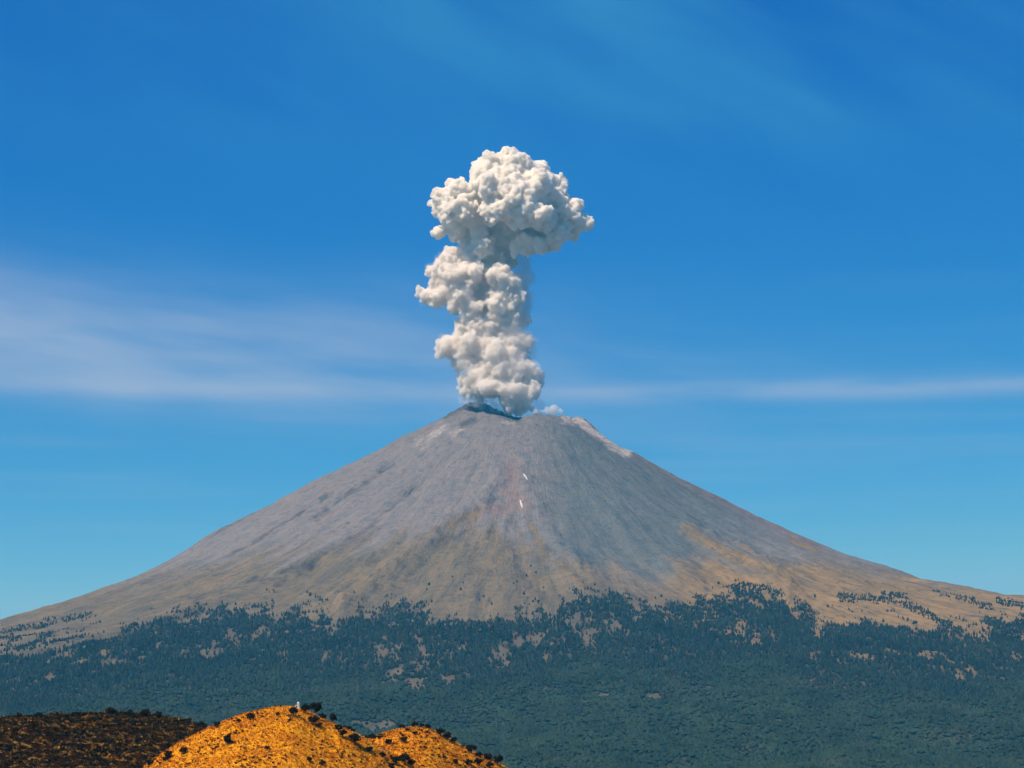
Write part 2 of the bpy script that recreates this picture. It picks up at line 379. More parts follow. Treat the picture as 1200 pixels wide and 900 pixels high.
c = M.mix(M.ramp(fine, 0.52, 0.68), c, M.mix(1.0, c, (0.74, 0.74, 0.76), 'MULTIPLY'))
c = M.mix(M.ramp(fine, 0.50, 0.30), c, M.mix(1.0, c, (1.18, 1.17, 1.13), 'MULTIPLY'))
c = M.mix(M.ramp(mott, 0.46, 0.62), c, M.mix(1.0, c, (0.80, 0.86, 0.90), 'MULTIPLY'))
c = M.mix(M.ramp(streak2, 0.5, 0.8), c, M.mix(1.0, c, (0.86, 0.86, 0.88), 'MULTIPLY'))
M.color(c)
M.bump(M.math('ADD', M.math('ADD', grit, M.math('MULTIPLY', fine, 0.5)), M.math('MULTIPLY', streak2, 0.8)), 16.0, 0.9)
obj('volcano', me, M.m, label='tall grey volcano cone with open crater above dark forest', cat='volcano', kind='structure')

# flat country round the mountain
me = mesh_np('ground', [(-42000, -9000, 0), (42000, -9000, 0), (42000, 62000, 0), (-42000, 62000, 0)], np.array([[0, 1, 2, 3]]), False)
M = Mat('ground_fields')
c = M.mix(M.ramp(M.noise(0.0012, 6, 0.6), 0.4, 0.6), (0.05, 0.065, 0.03), (0.20, 0.14, 0.06))
M.color(c)
obj('ground', me, M.m, label='flat country of fields and woods around the mountain', cat='ground', kind='structure')

# ------------------------------------------------------------------ forest belt
rng = np.random.default_rng(7)
n = 142000
fy = rng.uniform(10300, 17800, n); fx = rng.uniform(-1, 1, n) * (fy * math.tan(HFOV / 2) * 1.13)
fz = height(fx, fy, False); fu, fv = project(fx, fy, fz)
m1 = fbm(fx / 420, fy / 420, 4, 101); m3 = fbm(fx / 90, fy / 90, 4, 107); m5 = fbm(fx / 260, fy / 700, 4, 131)
m7 = fbm(fx / 90, fy / 800, 4, 171)
p = ss(fv - tree_line(fu) + m3 * 22 + m1 * 24 + m7 * 26, -4, 12)
depth_in = fv - tree_line(fu)
clear = clearing(fx, fy, fu, fv)
for pts, wd in [([(845, 700), (868, 686), (900, 692), (940, 712)], 7), ([(985, 700), (1050, 704), (1085, 718), (1120, 740)], 6), ([(1035, 697), (1060, 700)], 4), ([(1095, 692), (1130, 702), (1160, 712)], 5),
                ([(1170, 705), (1210, 712)], 5), ([(670, 690), (685, 702)], 6), ([(700, 697), (710, 700)], 5), ([(300, 713), (320, 708)], 4), ([(360, 695), (380, 705), (395, 696)], 2), ([(240, 722), (300, 712)], 3), ([(0, 742), (60, 728), (110, 722)], 5)]:
    p = np.maximum(p, ss(-polydist(fu, fv, pts) + m3 * 5, -wd, -wd * .3))
keep = rng.random(n) < p * (1 - clear)
fx, fy, fz, fu, fv, depth_in = (a[keep] for a in (fx, fy, fz, fu, fv, depth_in))
n = len(fx)
low = ss(depth_in + 25 * fbm(fx / 500, fy / 900, 3, 141), 50, 120)               # 0 conifers high up .. 1 broadleaf below
hh = rng.uniform(14, 27, n) * (1 - 0.25 * low) * (0.7 + 0.3 * ss(depth_in, -10, 20)); ww = hh * (0.27 + 0.33 * low) * rng.uniform(.85, 1.4, n)
k = 4
ang = (np.arange(k) / k * 2 * np.pi)[None, :] + rng.random((n, 1)) * 6.28
rad = ww[:, None] * rng.uniform(.7, 1.3, (n, k))
ringz = (0.22 + 0.22 * low)[:, None] * hh[:, None] * rng.uniform(.7, 1.3, (n, k))
ring = np.stack([fx[:, None] + np.cos(ang) * rad, fy[:, None] + np.sin(ang) * rad, fz[:, None] + ringz], -1)
lean = rng.normal(0, .08, (n, 2)) * hh[:, None]
top = np.stack([fx + lean[:, 0], fy + lean[:, 1], fz + hh], -1)[:, None]; bot = np.stack([fx, fy, fz - 4], -1)[:, None]
verts = np.concatenate([ring, top, bot], 1).reshape(-1, 3)
ft = np.array([[i, (i + 1) % k, k] for i in range(k)] + [[(i + 1) % k, i, k + 1] for i in range(k)])
faces = (ft[None] + (np.arange(n) * (k + 2))[:, None, None]).reshape(-1, 3)
me = mesh_np('forest', verts, faces, False)
tint = rng.random(n)
dk = np.array([0.022, 0.031, 0.021]); lt = np.array([0.027, 0.043, 0.022]); br = np.array([0.060, 0.052, 0.030])
tw = (low * (0.45 + .8 * tint))[:, None]
colr = dk * (1 - tw) + lt * tw
bm_ = (ss(fbm(fx / 300, fy / 700, 3, 151), 0.2, 0.55) * low * (tint > .5))[:, None]
colr = colr * (1 - .6 * bm_) + br * .6 * bm_
colr *= (1 + (rng.random((n, 1)) - .45) * (1.1 - .6 * low[:, None])) * (1 + .55 * fbm(fx / 180, fy / 500, 4, 161))[:, None]
set_col(me, 'tint', np.repeat(colr, k + 2, 0))
M = Mat('forest_foliage'); M.color(M.attr('tint'))
obj('forest', me, M.m, label='dark blue-green forest covering the lower slopes of the volcano', cat='forest', kind='stuff')
FOREST_MAT = M.m

def ground_hit(u, v):
    """walk the pixel's ray until it meets the volcano"""
    Y = np.arange(10000, 20300, 8.0); P = at(u, v, Y)
    x = P[0] if np.ndim(P[0]) else np.full_like(Y, P[0]); z = P[2]
    h = height(x, Y, True); i = np.argmax(h > z)
    return x[i], Y[i], h[i]

# lone trees on the bare slope above the forest
def spindle(name, seed, h, w):
    r = random.Random(seed); vs, fs = [], []
    rings = [(0.10, .55), (0.3, 1.0), (0.55, .8), (0.8, .42)]; k = 7
    for t, s in rings:
        for i in range(k):
            a = i / k * 6.283 + r.uniform(-.2, .2); q = w * s * r.uniform(.75, 1.25)
            vs.append((math.cos(a) * q, math.sin(a) * q, h * (t + r.uniform(-.05, .05))))
    vs += [(0, 0, h), (0, 0, h * .06)]
    for j in range(3):
        for i in range(k):
            a, b = j * k + i, j * k + (i + 1) % k; fs += [(a, b, b + k), (a, b + k, a + k)]
    T, B = 4 * k, 4 * k + 1
    for i in range(k):
        fs.append((3 * k + i, 3 * k + (i + 1) % k, T)); fs.append(((i + 1) % k, i, B))
    m = mesh_np(name, vs, fs, False); set_col(m, 'tint', np.array([[.02, .034, .02]] * len(vs))); return m
def tube(name, segs, k=6):
    """segs: list of chains [(x,y,z,r),...]"""
    vs, fs = [], []
    for ch in segs:
        base = len(vs); pts = [Vector(p[:3]) for p in ch]
        for j, p in enumerate(pts):
            d = (pts[min(j + 1, len(pts) - 1)] - pts[max(j - 1, 0)]).normalized()
            a = d.orthogonal().normalized(); b = d.cross(a)
            for i in range(k):
                q = i / k * 6.283; vs.append(tuple(p + (a * math.cos(q) + b * math.sin(q)) * ch[j][3]))
        for j in range(len(pts) - 1):
            for i in range(k):
                s, t = base + j * k + i, base + j * k + (i + 1) % k; fs += [(s, t, t + k), (s, t + k, s + k)]
        t0 = len(vs); vs.append(tuple(pts[-1]))
        for i in range(k): fs.append((base + (len(pts) - 1) * k + i, base + (len(pts) - 1) * k + (i + 1) % k, t0))
    return mesh_np(name, vs, fs, True)
MB = Mat('bark'); MB.color(MB.mix(MB.noise(4.0, 4), (0.035, 0.026, 0.018), (0.075, 0.055, 0.038)))
pine_crowns = [spindle('pine_crown', s, 17, 6.0) for s in range(4)]
pine_trunk = tube('pine_trunk', [[(0, 0, -2, .7), (0, 0, 4, .55), (0, 0, 10, .3)]])
LONE = [(540, 692), (543, 684), (503, 686), (500, 692), (562, 704), (567, 700), (506, 706), (424, 704), (602, 685), (606, 683), (617, 676), (622, 664), (628, 672), (660, 706), (637, 690), (614, 697), (530, 677),
        (697, 686), (768, 702), (775, 700), (750, 704), (835, 690), (842, 685), (955, 700), (970, 712), (415, 695), (245, 716), (276, 709), (420, 707), (576, 709)]
for i, (u, v) in enumerate(LONE):
    x, y, z = ground_hit(u, v)
    t = obj('pine_tree', None, label='small dark pine standing apart on the bare slope above the forest', cat='tree', group='lone pines above the tree line')
    s = random.Random(i).uniform(.7, 1.2); t.location = (x, y, z); t.rotation_euler.z = i * 1.7; t.scale = (s, s, s)
    obj('trunk', pine_trunk, MB.m, t); obj('crown', pine_crowns[i % 4], FOREST_MAT, t)

# two streaks of old snow below the red scar
MS = Mat('snow', 0.6); MS.color(MS.mix(MS.noise(0.2, 3), (0.50, 0.50, 0.52), (0.72, 0.72, 0.73)))
for lab, a, b, wd in [('short white snow streak on the slope beside the red scar', (613.5, 556), (618.5, 563), 5.5), ('short white snow streak below the red scar, above two small ridges', (609.5, 587), (612.5, 596), 6.0)]:
    vs = []; nn = 12
    for j in range(nn + 1):
        t = j / nn; x, y, z = ground_hit(a[0] + (b[0] - a[0]) * t, a[1] + (b[1] - a[1]) * t)
        q = wd * (math.sin(math.pi * (0.08 + .88 * t)) ** .7) * random.Random(j).uniform(.75, 1.2)
        for s, up in ((-1, -1.), (-.5, 4.5), (.5, 4.5), (1, -1.)):
            vs.append((x + s * q, y, float(height(np.array([x + s * q]), np.array([y]))[0]) + up + .8))
    ox = np.mean(np.array(vs), 0)
    o = obj('snow_patch', mesh_np('snow_patch', np.array(vs) - ox, grid_faces(4, nn + 1)), MS.m, label=lab, cat='snow', group='snow streaks on the volcano'); o.location = ox

# ------------------------------------------------------------------ eruption plume
PY = Y0 + 20.0
PX = PY / F * 1.012        # metres per photo pixel at the crater
# lobes traced on the photograph: u, v, radius in pixels, depth towards the camera in pixels
CAP = [(572,206,28,4),(600,203,27,10),(626,211,27,4),(645,216,19,-4),(567,224,22,14),(590,226,34,18),(620,230,29,18),(649,234,16,6),(585,215,30,-20),(620,222,32,-24),
       (522,238,17,8),(536,231,17,12),(543,248,20,18),(514,247,11,4),(527,258,15,16),(510,238,8,0),
       (602,250,22,34),(578,254,19,28),(625,258,18,34),(612,243,18,32),
       (541,266,15,-2),(515,270,8,-6),(560,272,14,4),(550,268,18,-16),
       (665,254,18,4),(680,262,13,2),(673,243,12,0),(656,272,14,6),(688,258,8,0),(640,262,16,14),(668,268,14,-8),(687,266,7,3),(663,238,9,-2),
       (615,289,15,8),(631,293,11,8),(602,297,8,10),(648,284,12,2),(622,283,14,0),(640,278,16,-8),
       (560,243,17,-12),(577,240,20,-4),(652,250,17,-10),(592,268,22,-14),(570,270,18,-18),(615,268,22,-16)]
COLUMN_ALL = [(590,290,20,-20),(575,300,18,-16),(565,291,13,14),(557,299,10,15),(546,302,16,4),(527,304,16,2),(516,318,16,4),(531,325,19,12),(551,326,19,14),(500,346,12,4),(491,344,6,2),(515,346,14,10),(540,347,18,16),(533,362,10,14),
          (527,296,11,0),(512,334,12,4),(520,334,15,-6),(535,355,13,-4),(575,318,18,-8),(587,334,19,14),(596,346,20,16),(582,357,18,20),(601,367,18,12),(556,364,15,18),(611,374,12,6),(590,345,24,-14),(560,345,26,-14),
          (551,376,16,16),(545,387,14,12),(570,384,18,14),(590,381,16,12),(580,375,26,-12),
          (529,406,18,6),(519,411,11,4),(555,406,20,16),(545,421,16,14),(576,411,18,20),(601,406,20,14),(613,400,12,8),(570,410,32,-14),(600,420,26,-12),
          (582,430,20,22),(561,440,20,18),(601,436,22,20),(621,441,15,14),(630,446,10,10),(549,453,13,10),(575,454,18,14),(601,459,16,12),(612,466,11,8),(593,468,11,0),(603,476,9,-4),(612,478,8,-4),(580,440,30,-10)]
COLUMN = [q for q in COLUMN_ALL if q[1] < 396]; BASE = [q for q in COLUMN_ALL if q[1] >= 380] + [(606,464,14,32),(617,471,11,28),(600,476,11,26),(590,462,14,34),(575,458,13,34),(563,457,12,22),(624,458,12,24),(608,481,9,20),(617,481,7,22),(592,474,9,30)]
PUFF = [(648,485,6,46),(641,488,5,46),(655,489,4.5,46),(648,490,6,44),(635,488,4,42),(628,487,4,36)]
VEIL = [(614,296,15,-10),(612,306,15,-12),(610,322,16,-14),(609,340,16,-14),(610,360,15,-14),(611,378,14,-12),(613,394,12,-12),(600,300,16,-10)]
WISP = [(551,466,9,10),(560,474,8,14),(553,463,9,10),(541,468,6,8),(566,470,9,4),(580,474,7,-4),(545,458,6,10)]
HALO = [(u, v, r * 1.12, d) for u, v, r, d in COLUMN_ALL if r > 11] + [(u, v + 3, r * 1.04, d) for u, v, r, d in CAP if r > 15 and v > 228] + [(622,470,12,4),(633,478,9,10),(556,464,11,6),(612,330,16,-6),(614,350,14,-8),(613,372,14,-6)]
ico = bpy.data.meshes.new('tmp_ico')
import bmesh
bm = bmesh.new(); bmesh.ops.create_icosphere(bm, subdivisions=2, radius=1.0); bm.verts.ensure_lookup_table()
ICO_V = np.array([v.co[:] for v in bm.verts]); ICO_F = np.array([[v.index for v in f.verts] for f in bm.faces]); bm.free()
bpy.data.meshes.remove(ico)
def billow(name, lobes, seed, voxel, children=15, grand=7, crisp=1.0, soft=1.0, depth=1.0):
    r = np.random.default_rng(seed); S = []
    for u, v, rp, dp in lobes:
        cpt = at(u, v, PY); cpt = cpt + np.array([0, -dp * depth * PX, 0]); R = rp * PX * .80
        S.append((*cpt, R))
        for _ in range(int(children * r.uniform(.55, 1.5))):
            d = r.normal(size=3); d /= np.linalg.norm(d); q = R * (.15 + .48 * r.random() ** 1.6)
            c2 = cpt + d * (R * 1.04 - q * .35); S.append((*c2, q))
            for _ in range(int(grand * r.uniform(.3, 1.7) + .5)):
                e = r.normal(size=3); e /= np.linalg.norm(e)
                if e @ d < -.1: e = -e
                q2 = q * r.uniform(.22, .58); S.append((*(c2 + e * (q * 1.0 - q2 * .2)), q2))
    S = np.array(S)
    org = np.array(at(600, 480, PY))
    V_ = (ICO_V[None] * S[:, None, 3:4] + (S[:, None, :3] - org)).reshape(-1, 3)
    F_ = (ICO_F[None] + (np.arange(len(S)) * len(ICO_V))[:, None, None]).reshape(-1, 3)
    m = mesh_np(name + '_spheres', V_, F_, True)
    t = bpy.data.objects.new('tmp_plume', m); COL.objects.link(t)
    md = t.modifiers.new('r', 'REMESH'); md.mode = 'VOXEL'; md.voxel_size = voxel; md.use_smooth_shade = True
    def disp(kind, size, strength, mid):
        tx = bpy.data.textures.new('t', kind); tx.noise_scale = size
        if kind == 'VORONOI': tx.distance_metric = 'DISTANCE'; tx.noise_intensity = 1.0
        else: tx.noise_depth = 3
        d = t.modifiers.new('d', 'DISPLACE'); d.texture = tx; d.strength = strength; d.mid_level = mid; d.texture_coords = 'LOCAL'
    disp('CLOUDS', 170, 60 * soft, .5)
    disp('VORONOI', 85, -34 * crisp, .5)
    disp('CLOUDS', 70, 42 * soft, .5)
    disp('VORONOI', 38, -30 * crisp, .5)
    disp('VORONOI', 19, -13 * crisp, .5)
    disp('CLOUDS', 22, 14 * soft, .5)
    md = t.modifiers.new('r2', 'REMESH'); md.mode = 'VOXEL'; md.voxel_size = voxel; md.use_smooth_shade = True
    dg = bpy.context.evaluated_depsgraph_get()
    m2 = bpy.data.meshes.new_from_object(t.evaluated_get(dg)); m2.name = name
    bpy.data.objects.remove(t); bpy.data.meshes.remove(m)
    return m2, org
def vol_mat(name, density, col, absorb=(0, 0, 0), aniso=0.0):
    m = bpy.data.materials.new(name); m.use_nodes = True; nn = m.node_tree.nodes; nn.clear()
    o = nn.new('ShaderNodeOutputMaterial'); p = nn.new('ShaderNodeVolumePrincipled')
    p.inputs['Density'].default_value = density; p.inputs['Density Attribute'].default_value = ''
    p.inputs['Color'].default_value = (*col, 1); p.inputs['Absorption Color'].default_value = (*absorb, 1); p.inputs['Anisotropy'].default_value = aniso
    m.node_tree.links.new(p.outputs[0], o.inputs['Volume'])
    return m
mat_ash = vol_mat('ash_cloud', 0.15, (0.994, 0.981, 0.945))
mat_ash_low = vol_mat('ash_cloud_lower', 0.10, (0.983, 0.966, 0.928))
mat_base = vol_mat('ash_column_base', 0.055, (0.982, 0.965, 0.928))
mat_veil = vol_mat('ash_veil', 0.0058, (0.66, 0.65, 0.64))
mat_wisp = vol_mat('wisp', 0.010, (0.93, 0.915, 0.89))
mat_halo = vol_mat('thin_ash', 0.0045, (0.95, 0.925, 0.89))
mat_steam = vol_mat('steam', 0.03, (0.97, 0.96, 0.95))
plume = obj('ash_plume', None, label='tall pale ash plume with a billowing cap rising from the crater', cat='ash plume')
plume.location = at(600, 480, PY)
m_, _ = billow('cap', CAP, 1, 6.0, depth=1.45); obj('cap', m_, mat_ash, plume)
m_, _ = billow('column', COLUMN, 2, 6.2); obj('column', m_, mat_ash_low, plume)
m_, _ = billow('column_base', BASE, 6, 6.8, crisp=1.1); obj('column_base', m_, mat_base, plume)
m_, _ = billow('thin_ash', HALO, 9, 13.5, 12, 3, 1.6, 1.6); obj('thin_ash', m_, mat_halo, plume)
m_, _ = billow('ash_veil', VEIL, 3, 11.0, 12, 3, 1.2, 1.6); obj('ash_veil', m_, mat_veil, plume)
m_, _ = billow('wisp', WISP, 5, 7.0, 12, 3, 1.3, 1.3); obj('wisp', m_, mat_wisp, plume)
m_, org = billow('steam_puff', PUFF, 4, 5.0, 20, 3, .35, .4)
o = obj('steam_puff', m_, mat_steam, label='small pale puff of steam on the crater rim beside the ash plume', cat='steam'); o.location = org

# ------------------------------------------------------------------ foreground hills
def hill_fn(outline, Yc, slope_f, slope_b, rnd, seed, rough=1.0):
    P = np.array([at(u, v, Yc) for u, v in outline]); hx, hz = P[:, 0], P[:, 2]
    def f(x, y):
        zc = 0.0
        for s, w in ((-6, .2), (-2.5, .2), (0, .2), (2.5, .2), (6, .2)): zc = zc + w * np.interp(x + s, hx, hz)
        dy = y - Yc + 7 * fbm(x / 60, y * 0 + 1.7, 3, seed)
        dr = np.sqrt(dy * dy + rnd * rnd) - rnd
        z = zc - np.where(dy < 0, slope_f, slope_b) * dr
        return z + rough * (4.2 * fbm(x / 34, y / 40, 3, seed + 3) + .55 * fbm(x / 7, y / 7, 3, seed + 5)) * ss(np.abs(dy), 2, 25) + rough * .35 * fbm(x / 5, y / 5, 2, seed + 9)
    return f
O1 = [(-150, 1090), (60, 960), (170, 900), (182, 889), (215, 868), (250, 851), (280, 839), (300, 833), (325, 828), (345, 828), (358, 832), (372, 839), (395, 850), (420, 861), (440, 872), (470, 890), (520, 920), (620, 985), (800, 1090)]
O2 = [(200, 960), (330, 905), (400, 880), (430, 868), (450, 859), (470, 854), (490, 851), (505, 854), (520, 862), (535, 871), (550, 879), (570, 888), (590, 898), (640, 930), (720, 985), (900, 1090)]
O3 = [(-700, 960), (-300, 880), (-100, 850), (0, 843), (40, 841), (80, 840), (130, 837), (180, 838), (210, 845), (235, 852), (260, 862), (300, 880), (400, 930), (560, 1000), (800, 1090)]
f1 = hill_fn(O1, 2000.0, .52, .5, 22, 301); f2 = hill_fn(O2, 2110.0, .50, .5, 24, 311); f3 = hill_fn(O3, 2450.0, .42, .4, 40, 321, 1.6)
def hill_mesh(name, f, xs, ys):
    A, B = np.meshgrid(xs, ys); z = np.maximum(f(A.ravel(), B.ravel()), -3.0)
    return mesh_np(name, np.stack([A.ravel(), B.ravel(), z], -1), grid_faces(len(xs), len(ys)))
xs1 = np.concatenate([np.arange(-520, -290, 6.), np.arange(-290, 30, 1.4), np.arange(30, 180, 6.)])
ys1 = np.concatenate([np.arange(1690, 1880, 6.), np.arange(1880, 2012, 1.8), np.arange(2012, 2330, 6.)])
xs2 = np.concatenate([np.arange(-300, -130, 6.), np.arange(-130, 30, 1.2), np.arange(30, 260, 6.)])
ys2 = np.concatenate([np.arange(1830, 2000, 6.), np.arange(2000, 2124, 1.5), np.arange(2124, 2420, 6.)])
xs3 = np.concatenate([np.arange(-1100, -470, 8.), np.arange(-470, -180, 2.4), np.arange(-180, 200, 8.)])
ys3 = np.concatenate([np.arange(2050, 2210, 8.), np.arange(2210, 2470, 2.5), np.arange(2470, 2900, 8.)])
M = Mat('golden_grass_ground')
a = M.noise(0.35, 5, .7); b = M.noise(0.05, 4, .6); d = M.noise(1.2, 3, .7)
c = M.mix(M.ramp(a, .35, .65), (0.52, 0.17, 0.004), (0.82, 0.37, 0.008)); c = M.mix(M.ramp(b, .45, .7), c, (0.48, 0.13, 0.003))
c = M.mix(M.ramp(d, .58, .72), c, (0.16, 0.045, 0.006)); M.color(c); M.bump(M.math('ADD', a, d), .5, .7)
GOLD = M.m
M = Mat('scrub_ground')
c = M.mix(M.ramp(M.noise(.25, 5, .7), .4, .62), (0.06, 0.03, 0.008), (0.26, 0.12, 0.018)); M.color(c)
SCRUBG = M.m
obj('hill', hill_mesh('hill', f1, xs1, ys1), GOLD, label='golden grassy hill with the white shrine on its top', cat='hill', kind='structure')
obj('hill', hill_mesh('hill', f2, xs2, ys2), GOLD, label='lower golden hill with bushes along its crest, behind the shrine hill', cat='hill', kind='structure')
obj('hill', hill_mesh('hill', f3, xs3, ys3), SCRUBG, label='dark brown hill thick with scrub, behind the golden hill', cat='hill', kind='structure')

def tufts(n, f, xr, yr, hs, ws, cols, seed, blades=5, dens=None, spread=.5):
    r = np.random.default_rng(seed); x = r.uniform(*xr, n); y = r.uniform(*yr, n)
    if dens is not None:
        kk = r.random(n) < dens(x, y); x, y = x[kk], y[kk]; n = len(x)
    z = f(x, y); ok = z > 5; x, y, z = x[ok], y[ok], z[ok]; n = len(x)
    h = r.uniform(*hs, n)[:, None]; w = r.uniform(*ws, n)[:, None]
    a = r.random((n, blades)) * 6.283; l = r.uniform(.2, 1, (n, blades)) * w * spread * 2
    bx = x[:, None] + np.cos(a) * w * .25; by = y[:, None] + np.sin(a) * w * .25
    px, py = -np.sin(a) * w * .3, np.cos(a) * w * .3
    tz = z[:, None] + h * r.uniform(.6, 1.1, (n, blades))
    v0 = np.stack([bx - px, by - py, np.repeat(z[:, None] - .1, blades, 1)], -1); v1 = np.stack([bx + px, by + py, np.repeat(z[:, None] - .1, blades, 1)], -1)
    v2 = np.stack([bx + np.cos(a) * l + px * .5, by + np.sin(a) * l + py * .5, tz], -1); v3 = np.stack([bx + np.cos(a) * l - px * .5, by + np.sin(a) * l - py * .5, tz], -1)
    vs = np.stack([v0, v1, v2, v3], 2).reshape(-1, 3); fs = np.arange(len(vs)).reshape(-1, 4)
    ci = r.integers(0, len(cols), n); cc = np.array(cols)[ci] * r.uniform(.65, 1.3, (n, 1))
    m = mesh_np('tufts', vs, fs, False); set_col(m, 'tint', np.repeat(cc, blades * 4, 0)); return m
M = Mat('dry_grass'); M.color(M.attr('tint')); DRY = M.m
gold = [(.82, .42, .014), (.76, .34, .008), (.85, .50, .06), (.62, .20, .004), (.36, .09, .003)]
obj('dry_grass', tufts(17000, f1, (-265, 10), (1885, 2006), (.5, 1.1), (.5, 1.1), gold, 51), DRY, label='golden dry bunch grass covering the shrine hill', cat='grass', kind='stuff')
obj('dry_grass', tufts(9000, f2, (-120, 20), (2005, 2116), (.5, 1.1), (.5, 1.1), gold, 52), DRY, label='golden dry bunch grass covering the lower hill with bushes along its crest', cat='grass', kind='stuff')
brn = [(.05, .03, .012), (.035, .026, .012), (.08, .04, .012), (.03, .03, .012)]
den = lambda x, y: 0.25 + .75 * ss(fbm(x / 26, y / 40, 3, 333), -.1, .35)
obj('low_scrub', tufts(1700, f1, (-265, 10), (1885, 2004), (.5, 1.3), (.8, 1.7), brn, 53, 14, den), DRY, label='small dark brown shrubs dotted over the golden shrine hill', cat='scrub', kind='stuff')
obj('low_scrub', tufts(1000, f2, (-120, 20), (2005, 2114), (.5, 1.3), (.8, 1.6), brn, 54, 14, den), DRY, label='small dark brown shrubs dotted over the lower golden hill', cat='scrub', kind='stuff')
dsc = [(.135, .066, .006), (.055, .034, .005), (.20, .095, .008), (.085, .060, .008), (.32, .17, .020)]
obj('dense_scrub', tufts(9500, f3, (-470, -150), (2205, 2464), (0.8, 3.0), (1.4, 4.4), dsc, 55, 12, None, .45), DRY, label='dense dark scrub blanketing the brown hill', cat='scrub', kind='stuff')
obj('dry_grass', tufts(4200, f3, (-470, -150), (2205, 2464), (.6, 1.4), (.8, 1.6), [(.40, .18, .025), (.26, .11, .014)], 56), DRY, label='thin tan grass between the scrub of the dark hill', cat='grass', kind='stuff')

# trees and bushes standing on the hills
def leafy(name, seed, w, h, z0, nclump, nleaf, leaf):
    r = np.random.default_rng(seed); cl_ = []
    while len(cl_) < nclump:
        p = r.uniform(-1, 1, 3)
        if np.linalg.norm(p) < 1: cl_.append((p[0] * w / 2 * .78, p[1] * w / 2 * .78, z0 + (p[2] * .5 + .5) * (h - z0) * .86 + (h - z0) * .07))
    cl_ = np.array(cl_); ci = r.integers(0, nclump, nleaf)
    d = r.normal(size=(nleaf, 3)); d /= np.linalg.norm(d, axis=1)[:, None]
    P = cl_[ci] + d * (r.random((nleaf, 1)) ** .4) * (w * .19) * np.array([1, 1, .8])
    P[:, 2] = np.maximum(P[:, 2], .1)
    a = r.normal(size=(nleaf, 3)); a /= np.linalg.norm(a, axis=1)[:, None]
    b = np.cross(a, r.normal(size=(nleaf, 3))); b /= np.linalg.norm(b, axis=1)[:, None]
    s = leaf * r.uniform(.6, 1.4, (nleaf, 1))
    vs = np.stack([P - a * s, P + b * s * .6, P + a * s, P - b * s * .6], 1).reshape(-1, 3)
    m = mesh_np(name, vs, np.arange(len(vs)).reshape(-1, 4), False)
    base = np.array([[.026, .021, .005], [.016, .014, .004], [.042, .032, .007]])[r.integers(0, 3, nleaf)] * r.uniform(.6, 1.3, (nleaf, 1))
    set_col(m, 'tint', np.repeat(base, 4, 0)); return m, cl_
TREES, BUSHES = [], []
for s in range(5):
    m, cl_ = leafy('crown', 900 + s, 6.0, 5.2, 1.5, 16, 1500, .30)
    ch = [[(0, 0, -.8, .24), (.05, .02, .9, .19), (.1, 0, 2.2, .13), (.05, .1, 3.6, .06)]]
    for c_ in cl_[:7]: ch.append([(.06, .02, 1.1, .10), (c_[0] * .5, c_[1] * .5, 1.1 + (c_[2] - 1.1) * .6, .07), (c_[0], c_[1], c_[2], .03)])
    TREES.append((m, tube('trunk', ch)))
for s in range(5):
    m, cl_ = leafy('foliage', 950 + s, 5.0, 3.6, .1, 14, 1200, .27)
    BUSHES.append((m, tube('stems', [[(0, 0, -.6, .12), (c_[0] * .4, c_[1] * .4, c_[2] * .5, .08), (c_[0], c_[1], c_[2], .03)] for c_ in cl_[:7]], 5)))
def hill_hit(f, u, v, Ya, Yb):
    Y = np.arange(Ya, Yb, .5); P = at(u, v, Y); h = f(P[0], Y); i = np.argmax(h > P[2])
    if not (h > P[2]).any():
        i = np.argmin(P[2] - h)
    return P[0][i], Y[i], h[i]
G_SH, G_RR, G_LF, G_FT, G_SD, G_C2, G_F2, G_E2, G_D = ('trees round the shrine', 'bushes on the shrine ridge', 'bushes on the shrine hill flank', 'bushes low on the shrine hill',
    'trees in the dip between the golden hills', 'bushes on the crest of the lower hill', 'bushes on the face of the lower hill', 'bushes down the end of the lower hill', 'bushes on the crest of the scrub hill')
T_RR = 'small dark bush in the line down the ridge below the shrine trees'; T_C2 = 'low dark bush on the flat crest of the lower golden hill'
T_F2 = 'small dark bush alone on the open face of the lower golden hill'; T_E2 = 'dark bush in the row down the end of the lower golden hill'
T_D = 'dark round bush on the crest of the brown scrub hill'; T_FT = 'small dark bush low on the open face of the shrine hill'
